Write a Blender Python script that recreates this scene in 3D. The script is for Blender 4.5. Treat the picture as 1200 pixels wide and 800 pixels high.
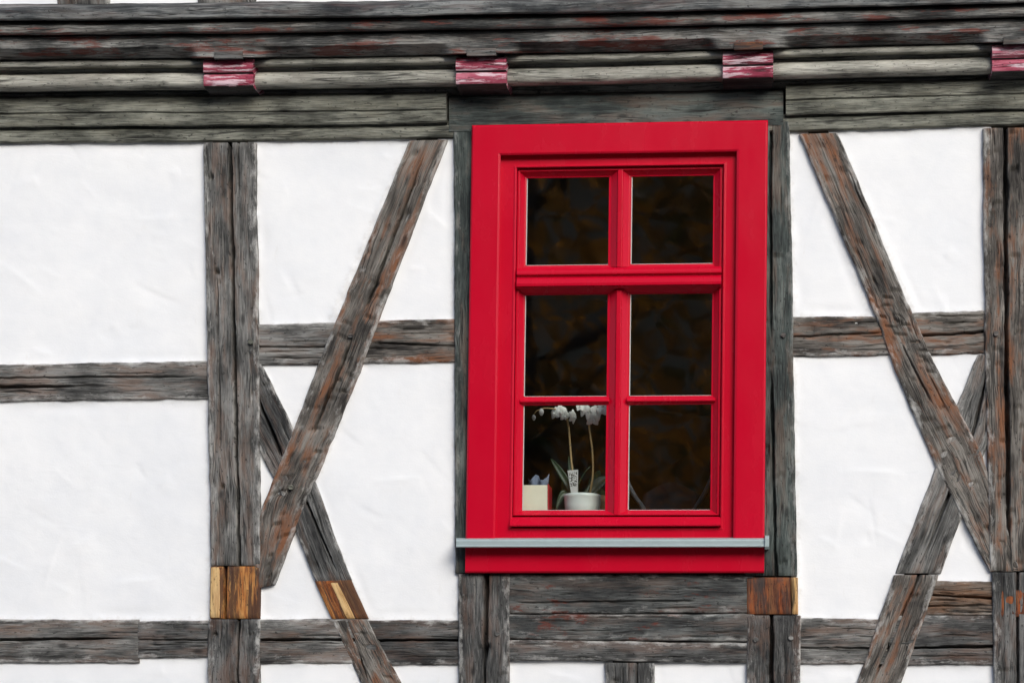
import bpy, bmesh, math, random
import numpy as np
from mathutils import Vector

# ------------------------------------------------------------------ camera, sky, sun, exposure
for o in list(bpy.data.objects):
    bpy.data.objects.remove(o)
scene = bpy.context.scene
COL = scene.collection
S = 0.00286            # metres on the facade for one step of the 1200 x 800 measuring grid
ZC = 3.1               # height of the middle of the view on the facade
CX, CD, CZ = 0.9, 6.5, 1.6      # where the photographer stands: right of the window, in the street
WID = 1200 * S
cam = bpy.data.cameras.new('camera')
camo = bpy.data.objects.new('camera', cam)
COL.objects.link(camo)
camo.location = (CX, -CD, CZ)
camo.rotation_euler = (math.pi / 2, 0, 0)
cam.sensor_width = 36
cam.lens = 36 * CD / WID
cam.shift_x = -CX / WID
cam.shift_y = (ZC - CZ) / WID
cam.clip_end = 800
scene.camera = camo

SUN_EL, SUN_AZ = math.radians(31), math.radians(28)     # azimuth to the right of straight out of the wall
world = bpy.data.worlds.new('World')
scene.world = world
world.use_nodes = True
wn = world.node_tree
bg = wn.nodes['Background']
sky = wn.nodes.new('ShaderNodeTexSky')
sky.sky_type = 'NISHITA'
sky.sun_disc = False
sky.sun_elevation = SUN_EL
sky.sun_rotation = math.pi - SUN_AZ
sky.air_density = 0.8
sky.dust_density = 1.6
sky.ozone_density = 0.6
wn.links.new(sky.outputs[0], bg.inputs[0])
bg.inputs[1].default_value = 0.13
sl = bpy.data.lights.new('sun', 'SUN')
sl.energy = 1.5
sl.angle = math.radians(35)
sl.color = (1.0, 0.985, 0.935)
so = bpy.data.objects.new('sun', sl)
COL.objects.link(so)
dsun = Vector((math.sin(SUN_AZ) * math.cos(SUN_EL), -math.cos(SUN_AZ) * math.cos(SUN_EL), math.sin(SUN_EL)))
so.rotation_euler = dsun.to_track_quat('Z', 'Y').to_euler()
so.location = (4, -8, 12)
vs = scene.view_settings
vs.view_transform = 'Standard'
vs.look = 'None'
vs.exposure = 0.86
vs.gamma = 1.0

rng = np.random.default_rng(7)
random.seed(7)

# ------------------------------------------------------------------ helpers
def P(px, py, d=0.0):
    """point at distance d in front of the facade that stands at (px, py) of the measuring grid"""
    px = np.asarray(px, float); py = np.asarray(py, float)
    f = (CD - d) / CD
    x0 = (px - 600) * S; z0 = ZC + (400 - py) * S
    x = CX + (x0 - CX) * f; z = CZ + (z0 - CZ) * f
    return np.stack(np.broadcast_arrays(x, -np.asarray(d, float) + 0 * x, z), -1)

def _h(ix, iy, iz):
    n = (ix * 374761393 + iy * 668265263 + iz * 2147483647 + 1013904223).astype(np.int64)
    n = (n ^ (n >> 13)) * 1274126177
    n = n ^ (n >> 16)
    return (n & 0xffffff) / float(0xffffff) * 2 - 1
def noise(x, y, z=0.0):
    x, y, z = np.broadcast_arrays(np.asarray(x, float), np.asarray(y, float), np.asarray(z, float))
    ix, iy, iz = (np.floor(a).astype(np.int64) for a in (x, y, z))
    fx, fy, fz = x - ix, y - iy, z - iz
    s = lambda t: t * t * t * (t * (t * 6 - 15) + 10)
    fx, fy, fz = s(fx), s(fy), s(fz)
    r = 0
    for a in (0, 1):
        for b in (0, 1):
            for c in (0, 1):
                w = (fx if a else 1 - fx) * (fy if b else 1 - fy) * (fz if c else 1 - fz)
                r = r + w * _h(ix + a, iy + b, iz + c)
    return r
def fbm(x, y, z=0.0, o=4):
    r = 0; a = 1.0; t = 0
    for k in range(o):
        r = r + a * noise(np.asarray(x) * 2 ** k, np.asarray(y) * 2 ** k, np.asarray(z) + 7.3 * k); t += a; a *= .5
    return r / t
def sstep(a, b, x):
    t = np.clip((x - a) / (b - a), 0, 1)
    return t * t * (3 - 2 * t)

def link(name, me, parent=None, mat=None):
    o = bpy.data.objects.new(name, me)
    COL.objects.link(o)
    if parent: o.parent = parent
    if mat and me: me.materials.append(mat)
    return o
def mesh(name, verts, faces, smooth=True, uv=None, edge=None):
    me = bpy.data.meshes.new(name)
    verts = np.asarray(verts, float)
    me.from_pydata(verts.tolist(), [], faces if isinstance(faces, list) else faces.tolist())
    if smooth:
        me.polygons.foreach_set('use_smooth', np.ones(len(me.polygons), bool))
    if uv is not None:
        l = me.uv_layers.new(name='UVMap')
        vi = np.empty(len(me.loops), np.int32); me.loops.foreach_get('vertex_index', vi)
        l.data.foreach_set('uv', np.asarray(uv)[vi].ravel())
    if edge is not None:
        a = me.attributes.new('edge', 'FLOAT', 'POINT'); a.data.foreach_set('value', np.asarray(edge, float).ravel())
    me.update()
    return me
def empty(name, loc, label=None, cat=None, group=None):
    o = bpy.data.objects.new(name, None); COL.objects.link(o); o.location = loc
    if label: o['label'] = label; o['category'] = cat
    if group: o['group'] = group
    return o
def tag(o, label, cat, group=None):
    o['label'] = label; o['category'] = cat
    if group: o['group'] = group
def box_mesh(name, x0, x1, y0, y1, z0, z1):
    v = [(x, y, z) for x in (x0, x1) for y in (y0, y1) for z in (z0, z1)]
    f = [(0, 1, 3, 2), (4, 6, 7, 5), (0, 4, 5, 1), (2, 3, 7, 6), (0, 2, 6, 4), (1, 5, 7, 3)]
    return mesh(name, v, f, smooth=False)
def bevel(o, w=.0015, seg=2):
    m = o.modifiers.new('bevel', 'BEVEL'); m.width = w; m.segments = seg; m.limit_method = 'ANGLE'; m.angle_limit = math.radians(25)
    m.harden_normals = False
    return o
def grid_faces(nu, nv, off=0):
    i = np.arange(nu - 1)[:, None] * nv + np.arange(nv - 1)[None, :] + off
    i = i.ravel()
    return np.stack([i, i + 1, i + nv + 1, i + nv], -1)

# ------------------------------------------------------------------ materials
class NT:
    def __init__(s, name):
        s.m = bpy.data.materials.new(name); s.m.use_nodes = True
        s.t = s.m.node_tree; s.b = s.t.nodes['Principled BSDF']
        s.out = s.t.nodes['Material Output']
    def n(s, typ, **k):
        n = s.t.nodes.new(typ)
        for a, v in k.items():
            if a in n.inputs and not hasattr(n, a): n.inputs[a].default_value = v
            else: setattr(n, a, v)
        return n
    def l(s, a, b): s.t.links.new(a, b)
    def math(s, op, a, b=None, clamp=False):
        n = s.t.nodes.new('ShaderNodeMath'); n.operation = op; n.use_clamp = clamp
        for i, v in enumerate((a, b)):
            if v is None: continue
            if hasattr(v, 'links'): s.l(v, n.inputs[i])
            else: n.inputs[i].default_value = v
        return n.outputs[0]
    def noise(s, vec, scale, detail=4, rough=.55, dist=0.0):
        n = s.t.nodes.new('ShaderNodeTexNoise'); n.inputs['Scale'].default_value = scale
        n.inputs['Detail'].default_value = detail; n.inputs['Roughness'].default_value = rough; n.inputs['Distortion'].default_value = dist
        s.l(vec, n.inputs['Vector']); return n.outputs['Fac']
    def mapping(s, vec, sc):
        n = s.t.nodes.new('ShaderNodeMapping'); n.inputs['Scale'].default_value = sc; s.l(vec, n.inputs['Vector']); return n.outputs[0]
    def ramp(s, fac, stops):
        n = s.t.nodes.new('ShaderNodeValToRGB'); e = n.color_ramp.elements
        while len(e) < len(stops): e.new(.5)
        for el, (p, c) in zip(e, stops):
            el.position = p; el.color = (c, c, c, 1) if isinstance(c, (int, float)) else (*c, 1)
        s.l(fac, n.inputs[0]); return n.outputs[0]
    def mix(s, fac, a, b, mode='MIX'):
        n = s.t.nodes.new('ShaderNodeMix'); n.data_type = 'RGBA'; n.blend_type = mode
        for sock, v in ((n.inputs[0], fac), (n.inputs[6], a), (n.inputs[7], b)):
            if hasattr(v, 'links'): s.l(v, sock)
            elif isinstance(v, (int, float)): sock.default_value = v
            else: sock.default_value = (*v, 1)
        return n.outputs[2]
    def bump(s, h, strength, dist, prev=None):
        n = s.t.nodes.new('ShaderNodeBump'); n.inputs['Strength'].default_value = strength; n.inputs['Distance'].default_value = dist
        s.l(h, n.inputs['Height'])
        if prev: s.l(prev, n.inputs['Normal'])
        return n.outputs[0]

def uvrand(t, k=31.0):
    uv = t.n('ShaderNodeUVMap', uv_map='UVMap').outputs[0]
    oi = t.n('ShaderNodeObjectInfo').outputs['Random']
    c = t.n('ShaderNodeCombineXYZ'); 
    for i, m in enumerate((k, k * .37, k * .71)): t.l(t.math('MULTIPLY', oi, m), c.inputs[i])
    a = t.n('ShaderNodeVectorMath', operation='ADD'); t.l(uv, a.inputs[0]); t.l(c.outputs[0], a.inputs[1])
    return a.outputs[0]

def wood(name, dark, mid, light, tint, tamt, lime=.65, tint2=None, t2amt=0., paint=None, pamt=0., pth=.53, pscale=(5, 26, 1), bumpk=1.0, contrast=1.0):
    t = NT(name)
    v = uvrand(t)
    warp = t.noise(t.mapping(v, (2.2, 7, 1)), 1.0, 3)
    w = t.n('ShaderNodeCombineXYZ'); t.l(t.math('MULTIPLY', warp, .05), w.inputs[1])
    av = t.n('ShaderNodeVectorMath', operation='ADD'); t.l(v, av.inputs[0]); t.l(w.outputs[0], av.inputs[1]); v2 = av.outputs[0]
    streak = t.noise(t.mapping(v2, (1.8, 26, 1)), 1.0, 7, .66)
    fine = t.noise(t.mapping(v2, (14, 330, 1)), 1.0, 4, .6)
    blotch = t.noise(t.mapping(v, (5.0, 12, 1)), 1.0, 6, .62)
    g = t.math('ADD', t.math('MULTIPLY', streak, .38 * contrast), t.math('MULTIPLY', fine, .42))
    g = t.math('ADD', g, t.math('MULTIPLY', blotch, .66))
    lo = .597 + .19 * (contrast - 1)
    col = t.ramp(g, [(lo, dark), (lo + .115, mid), (lo + .24, light)])
    tm = t.noise(t.mapping(v, (4.5, 24, 1)), 1.0, 5, .65)
    tmask = t.ramp(t.math('MULTIPLY', tm, t.math('ADD', blotch, .55)), [(.50, 0.0), (.70, 1.0)])
    col = t.mix(t.math('MULTIPLY', tmask, tamt), col, tint)
    if tint2:
        m2 = t.noise(t.mapping(v, (5, 26, 1)), 1.0, 5, .7)
        mm = t.ramp(m2, [(.50, 0.0), (.62, 1.0)])
        col = t.mix(t.math('MULTIPLY', mm, t2amt), col, t.mix(fine, tuple(c * .45 for c in tint2), tint2))
    # dark stains and knots
    kn = t.n('ShaderNodeTexVoronoi'); kn.inputs['Scale'].default_value = 1.0
    t.l(t.mapping(v, (6, 15, 1)), kn.inputs['Vector'])
    km = t.ramp(kn.outputs['Distance'], [(.06, 1.0), (.15, 0.0)])
    col = t.mix(t.math('MULTIPLY', km, .7), col, tuple(c * .5 for c in dark))
    # thin drying checks along the grain, small dark pits
    ck = t.noise(t.mapping(v2, (1.7, 46, 1)), 1.0, 3, .55)
    cl = t.ramp(t.math('ABSOLUTE', t.math('SUBTRACT', ck, .5)), [(.006, 1.0), (.030, 0.0)])
    gate = t.ramp(t.noise(t.mapping(v, (4, 18, 1)), 1.0, 3), [(.47, 0.0), (.58, 1.0)])
    cl = t.math('MULTIPLY', cl, gate)
    pit = t.ramp(t.noise(t.mapping(v, (55, 120, 1)), 1.0, 3, .6), [(.62, 0.0), (.67, 1.0)])
    cl = t.math('MAXIMUM', cl, t.math('MULTIPLY', pit, .8))
    col = t.mix(t.math('MULTIPLY', cl, .85), col, (.012, .011, .010))
    if paint:
        pmn = t.noise(t.mapping(v, pscale), 1.0, 6, .72)
        pm = t.ramp(pmn, [(pth, 0.0), (pth + .06, 1.0)])
        col = t.mix(t.math('MULTIPLY', pm, pamt), col, paint)
    if lime:
        ed = t.n('ShaderNodeAttribute', attribute_name='edge').outputs['Fac']
        ln = t.noise(t.mapping(v, (16, 40, 1)), 1.0, 6, .7)
        lm = t.ramp(t.math('SUBTRACT', ln, t.math('MULTIPLY', ed, 7.0)), [(.42, 0.0), (.60, 1.0)])
        col = t.mix(t.math('MULTIPLY', lm, lime), col, (.52, .51, .48))
    t.l(col, t.b.inputs['Base Color'])
    t.b.inputs['Roughness'].default_value = .8
    t.b.inputs['Specular IOR Level'].default_value = .3
    b1 = t.bump(fine, .55 * bumpk, .004)
    b2 = t.bump(t.math('SUBTRACT', streak, t.math('MULTIPLY', cl, .5)), .42 * bumpk, .010, b1)
    t.l(b2, t.b.inputs['Normal'])
    return t.m

M = {}
M['grey'] = wood('weathered_grey_timber', (.030, .030, .028), (.108, .106, .099), (.26, .255, .238), (.15, .078, .046), .55)
M['brown'] = wood('weathered_brown_timber', (.024, .021, .018), (.096, .086, .074), (.23, .212, .186), (.19, .080, .038), 1.0)
M['dark'] = wood('weathered_dark_timber', (.016, .016, .016), (.060, .060, .057), (.165, .163, .155), (.12, .06, .036), .5)
M['header'] = wood('mossy_grey_timber', (.032, .033, .026), (.13, .132, .108), (.29, .29, .238), (.10, .09, .06), .4, lime=.2)
M['green'] = wood('greenish_grey_timber', (.017, .022, .021), (.050, .062, .057), (.13, .148, .134), (.13, .075, .05), .45, lime=.3)
M['sill'] = wood('painted_remnant_timber', (.016, .017, .017), (.075, .076, .072), (.28, .278, .26), (.10, .07, .05), .4, lime=0, paint=(.15, .032, .020), pamt=.7, contrast=1.2)
M['sillgrey'] = wood('bare_grey_sill_timber', (.013, .015, .016), (.060, .064, .064), (.20, .205, .195), (.07, .055, .045), .4, lime=0, paint=(.15, .04, .028), pamt=.12, contrast=1.2)
M['filler'] = wood('pale_moulded_timber', (.10, .10, .085), (.31, .305, .262), (.50, .485, .42), (.08, .07, .055), .5, lime=0, contrast=.9)
M['new'] = wood('fresh_repair_timber', (.055, .016, .005), (.27, .088, .022), (.60, .32, .10), (.30, .075, .012), .85, lime=.0, tint2=(.055, .042, .036), t2amt=.95, bumpk=.6, contrast=1.2, paint=(.070, .032, .018), pamt=.9, pth=.45, pscale=(2.2, 24, 1))
M['newlight'] = wood('pale_sapwood', (.25, .12, .04), (.50, .30, .12), (.66, .46, .22), (.3, .13, .05), .5, lime=.0, bumpk=.4)
M['rust'] = wood('reddish_repair_timber', (.022, .010, .007), (.085, .028, .014), (.22, .09, .035), (.38, .085, .015), .8, lime=.0, tint2=(.060, .052, .048), t2amt=.8, bumpk=.6, contrast=1.2)
M['ragged'] = wood('split_brown_timber', (.025, .019, .015), (.085, .065, .050), (.20, .155, .12), (.20, .095, .045), .7, lime=.3, contrast=1.25, bumpk=1.5)
M['joist_shade'] = wood('shade_dark_joist_underside', (.012, .012, .012), (.035, .034, .033), (.08, .078, .075), (.05, .03, .02), .4, lime=0)  # joist undersides: shade put into the timber colour
M['underwin'] = wood('dark_timber_with_red_paint_traces', (.016, .017, .017), (.055, .058, .056), (.145, .15, .142), (.10, .055, .036), .45, paint=(.11, .026, .015), pamt=.85, pth=.56, pscale=(5, 13, 1), lime=.45)
M['joist'] = wood('worn_red_painted_timber', (.13, .010, .026), (.34, .045, .085), (.50, .16, .21), (.22, .02, .04), .5, lime=0, paint=(.78, .62, .66), pamt=.75, pth=.50, pscale=(7, 60, 1))

def plaster():
    t = NT('lime_plaster')
    tc = t.n('ShaderNodeTexCoord').outputs['Object']
    a = t.noise(tc, 2.2, 5, .6); b = t.noise(tc, 14, 5, .6); c = t.noise(tc, 160, 3, .6)
    tr = t.noise(t.mapping(tc, (9, 9, 22)), 1.0, 5, .62, 1.2)
    col = t.ramp(t.math('ADD', t.math('MULTIPLY', a, .7), t.math('MULTIPLY', b, .3)), [(.36, (.785, .798, .808)), (.6, (.865, .868, .86))])
    dirt = t.ramp(t.noise(t.mapping(tc, (30, 30, 9)), 1.0, 6, .7), [(.62, 0.0), (.80, 1.0)])
    col = t.mix(t.math('MULTIPLY', dirt, .25), col, (.62, .58, .50))
    ed = t.n('ShaderNodeAttribute', attribute_name='edge').outputs['Fac']
    en = t.noise(t.mapping(tc, (55, 55, 55)), 1.0, 5, .65)
    em = t.ramp(t.math('SUBTRACT', en, t.math('MULTIPLY', ed, 14.0)), [(.40, 0.0), (.58, 1.0)])
    col = t.mix(t.math('MULTIPLY', em, .18), col, (.45, .40, .33))
    t.l(col, t.b.inputs['Base Color'])
    t.b.inputs['Roughness'].default_value = .92
    t.b.inputs['Specular IOR Level'].default_value = .15
    n1 = t.bump(c, .16, .002); n2 = t.bump(tr, .10, .006, n1)
    t.l(n2, t.b.inputs['Normal'])
    return t.m
M['plaster'] = plaster()

def simple(name, col, rough=.6, metal=0.0, spec=.5, coat=0., var=0.0, vscale=30, bumpk=0.0):
    t = NT(name)
    if var or bumpk:
        tc = t.n('ShaderNodeTexCoord').outputs['Object']
        nz = t.noise(tc, vscale, 5, .6)
        if var:
            t.l(t.mix(nz, tuple(c * (1 - var) for c in col), tuple(min(1, c * (1 + var)) for c in col)), t.b.inputs['Base Color'])
        else: t.b.inputs['Base Color'].default_value = (*col, 1)
        if bumpk: t.l(t.bump(nz, bumpk, .003), t.b.inputs['Normal'])
    else: t.b.inputs['Base Color'].default_value = (*col, 1)
    t.b.inputs['Roughness'].default_value = rough; t.b.inputs['Metallic'].default_value = metal
    t.b.inputs['Specular IOR Level'].default_value = spec; t.b.inputs['Coat Weight'].default_value = coat
    return t.m
def red_paint():
    t = NT('red_gloss_paint')
    tc = t.n('ShaderNodeTexCoord').outputs['Object']
    a = t.noise(tc, 5, 5, .6); b = t.noise(t.mapping(tc, (14, 14, 5)), 1, 4, .55)
    t.l(t.mix(a, (.47, .0018, .017), (.54, .0030, .024)), t.b.inputs['Base Color'])
    t.l(t.ramp(b, [(.3, .20), (.7, .30)]), t.b.inputs['Roughness'])
    t.b.inputs['Specular IOR Level'].default_value = .22
    t.l(t.bump(b, .10, .003), t.b.inputs['Normal'])
    return t.m
M['red'] = red_paint()
def glass():
    t = NT('window_glass')
    tr = t.n('ShaderNodeBsdfTransparent'); tr.inputs[0].default_value = (.93, .96, .94, 1)
    gl = t.n('ShaderNodeBsdfGlossy'); gl.inputs['Roughness'].default_value = .028
    tc = t.n('ShaderNodeTexCoord').outputs['Object']
    bp = t.bump(t.noise(tc, 3.0, 2), .05, .02); t.l(bp, gl.inputs['Normal'])
    fr = t.n('ShaderNodeLayerWeight'); fr.inputs['Blend'].default_value = .5
    fac = t.math('ADD', .165, t.math('MULTIPLY', t.math('POWER', fr.outputs['Facing'], 4.0), .8), True)   # two sheets of glass: four reflecting faces
    mx = t.n('ShaderNodeMixShader'); t.l(fac, mx.inputs[0]); t.l(tr.outputs[0], mx.inputs[1]); t.l(gl.outputs[0], mx.inputs[2])
    t.l(mx.outputs[0], t.out.inputs[0])
    return t.m
M['glass'] = glass()
M['spacer'] = simple('aluminium_spacer', (.72, .74, .74), .5, 0.2)
M['zinc'] = simple('grey_green_sheet_metal', (.33, .40, .40), .38, 0.1, var=.12, vscale=40)
M['room'] = simple('dim_room_wall', (.06, .055, .05), .9, var=.2, vscale=4)
M['board'] = simple('inner_window_board', (.10, .08, .06), .5)
M['pot'] = simple('white_glazed_pot', (.74, .80, .76), .25, var=.03)
M['cream'] = simple('cream_card', (.80, .78, .62), .7, var=.04, vscale=60)
M['redside'] = simple('red_box_side', (.42, .012, .02), .5)
M['petal'] = simple('white_petal', (.82, .84, .80), .6, var=.06, vscale=80)
M['stem'] = simple('ochre_flower_stem', (.36, .25, .11), .55, var=.2, vscale=60)
M['leaf'] = simple('dark_orchid_leaf', (.022, .045, .018), .4, var=.25, vscale=40)
M['clip'] = simple('black_stem_clip', (.02, .02, .02), .5)
M['paper'] = simple('pale_blue_tissue', (.17, .21, .30), .8)
M['terracotta'] = simple('brown_clay', (.28, .15, .07), .7, var=.2)
M['chrome'] = simple('pale_lacquered_tube', (.26, .29, .34), .3)
M['seat'] = simple('dark_purple_chair_fabric', (.045, .035, .06), .8)
def tag_mat():
    t = NT('printed_plant_tag')
    tc = t.n('ShaderNodeTexCoord').outputs['Object']
    n = t.noise(tc, 190, 2, .5)
    t.l(t.ramp(n, [(.47, (.05, .05, .05)), (.52, (.62, .63, .62))]), t.b.inputs['Base Color']); t.b.inputs['Roughness'].default_value = .4
    return t.m
M['tag'] = tag_mat()
M['tagplain'] = simple('grey_plastic', (.55, .56, .55), .4)

# ------------------------------------------------------------------ the setting outside the frame: street, the trees the panes mirror, and a bank added to block sky
def cobble():
    t = NT('street_paving')
    tc = t.n('ShaderNodeTexCoord').outputs['Object']
    v = t.n('ShaderNodeTexVoronoi', feature='DISTANCE_TO_EDGE'); v.inputs['Scale'].default_value = 8; t.l(tc, v.inputs['Vector'])
    t.l(t.mix(t.ramp(v.outputs[0], [(.02, 0.0), (.08, 1.0)]), (.05, .045, .04), t.mix(t.noise(tc, 5), (.14, .13, .125), (.26, .25, .235))), t.b.inputs['Base Color'])
    t.b.inputs['Roughness'].default_value = .85
    t.l(t.bump(t.ramp(v.outputs[0], [(0, 0.0), (.12, 1.0)]), .6, .03), t.b.inputs['Normal'])
    return t.m
ground = link('ground', box_mesh('ground', -250, 250, -250, 250, -.2, 0), None, cobble()); ground['kind'] = 'structure'
nx, ny = 70, 40
gx, gy = np.meshgrid(np.linspace(-130, 130, nx), np.linspace(-24, -120, ny), indexing='ij')
gz = -.1 + np.maximum(0, (-24 - gy)) * .50 * (1 + .15 * fbm(gx / 25, gy / 25)) + .6 * fbm(gx / 5, gy / 5)
hb = NT('added_bank_ground'); tc = hb.n('ShaderNodeTexCoord').outputs['Object']
hb.l(hb.ramp(hb.noise(tc, .35, 8, .7), [(.35, (.012, .018, .010)), (.5, (.035, .035, .014)), (.62, (.11, .055, .015)), (.72, (.05, .04, .02))]), hb.b.inputs['Base Color'])
hb.b.inputs['Roughness'].default_value = 1.0
sky_block_hill = link('sky_block_hill', mesh('sky_block_hill', np.stack([gx, gy, gz], -1).reshape(-1, 3), grid_faces(nx, ny)), None, hb.m); sky_block_hill['kind'] = 'structure'  # unseen slope, added to block sky gaps between the mirrored trees

def tube(pts, rad, n=8):
    pts = [Vector(p) for p in pts]; V = []; F = []
    for i, p in enumerate(pts):
        a = pts[max(i - 1, 0)]; b = pts[min(i + 1, len(pts) - 1)]; t = (b - a).normalized()
        u = t.cross(Vector((0, 1, 0)) if abs(t.y) < .9 else Vector((1, 0, 0))).normalized(); w = t.cross(u)
        r = rad[i] if isinstance(rad, (list, tuple)) else rad
        for k in range(n):
            q = 2 * math.pi * k / n; V.append(tuple(p + (u * math.cos(q) + w * math.sin(q)) * r))
    for i in range(len(pts) - 1):
        for k in range(n): F.append((i * n + k, i * n + (k + 1) % n, (i + 1) * n + (k + 1) % n, (i + 1) * n + k))
    F.append(tuple(range(n - 1, -1, -1))); F.append(tuple((len(pts) - 1) * n + k for k in range(n)))
    return V, F
def join(parts):
    V = []; F = []
    for v, f in parts:
        o = len(V); V += list(v); F += [tuple(i + o for i in q) for q in f]
    return V, F
bark = simple('tree_bark', (.06, .048, .038), .95, var=.4, vscale=6)
def tree(x, y, h, r, cols, label):
    e = empty('autumn_tree', (x, y, 0), label, 'tree', 'trees across the street mirrored in the panes')
    R = random.Random(int(x * 97 + y * 13))
    parts = [tube([(0, 0, -.2), (.1, 0, h * .25), (-.05, .1, h * .5), (.1, 0, h * .8)], [.34, .26, .18, .05])]
    tips = []
    for k in range(11):
        a = k * 2.4; z0 = h * (.25 + .05 * k); L = r * R.uniform(.6, 1.0)
        m = (math.cos(a) * L * .5, math.sin(a) * L * .5, z0 + L * .3); t = (math.cos(a) * L, math.sin(a) * L, z0 + L * .55)
        parts.append(tube([(0, 0, z0), m, t], [.1, .06, .02], 6)); tips += [m, t]
    link('trunk', mesh('trunk', *join(parts)), e, bark)
    V = []; F = []
    g = np.random.default_rng(R.randrange(9999))
    for k in range(170):
        if k < len(tips): c = np.array(tips[k])
        else:
            d = g.normal(size=3); d /= np.linalg.norm(d); c = np.array([0, 0, h * .6]) + d * np.array([r, r, h * .38]) * g.uniform(.4, 1) ** .5
        for q in range(55):
            p = c + g.normal(size=3) * r * .17; n = g.normal(size=3); n /= np.linalg.norm(n)
            u = np.cross(n, [0.3, 0.2, 1]); u /= np.linalg.norm(u); w = np.cross(n, u); s = g.uniform(.07, .15)
            o = len(V); V += [p - u * s, p - w * s * .6, p + u * s, p + w * s * .6]; F.append((o, o + 1, o + 2, o + 3))
    t = NT('autumn_leaves'); tc = t.n('ShaderNodeTexCoord').outputs['Object']
    t.l(t.ramp(t.noise(tc, .45, 5, .6), [(.36, cols[0]), (.48, cols[1]), (.60, cols[2])]), t.b.inputs['Base Color']); t.b.inputs['Roughness'].default_value = .7
    tl_ = t.n('ShaderNodeBsdfTranslucent'); mx_ = t.n('ShaderNodeMixShader'); mx_.inputs[0].default_value = .5
    t.l(t.b.inputs['Base Color'].links[0].from_socket, tl_.inputs[0]); t.l(t.b.outputs[0], mx_.inputs[1]); t.l(tl_.outputs[0], mx_.inputs[2]); t.l(mx_.outputs[0], t.out.inputs[0])
    link('crown', mesh('crown', V, F, smooth=False), e, t.m)
tree(-7.5, -20, 14, 4.2, ((.04, .07, .03), (.10, .12, .04), (.30, .17, .035)), 'green-gold tree across the street, mirrored in the left upper pane')
tree(-2.4, -18.5, 14, 3.8, ((.05, .07, .02), (.28, .13, .025), (.60, .27, .04)), 'orange autumn tree across the street, mirrored in the right panes')
tree(3.8, -21, 14, 4.2, ((.03, .05, .025), (.06, .08, .03), (.14, .10, .03)), 'dark green tree across the street, right of the orange one')

# ------------------------------------------------------------------ the house
house = empty('timber_framed_house', (0, 0, 0), 'white plastered half-timbered house front with weathered grey beams and a red window', 'house')

def oy(x):                      # the old floor line sags to the left
    x = np.asarray(x, float)
    xx = np.clip(x, -300, 1500)
    return -0.0055 * xx - 1.03e-5 * xx * np.abs(xx)

def resample(pts, t):
    pts = np.asarray(pts, float)
    k = np.linspace(0, 1, len(pts))
    return np.stack([np.interp(t, k, pts[:, 0]), np.interp(t, k, pts[:, 1])], -1)

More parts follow.
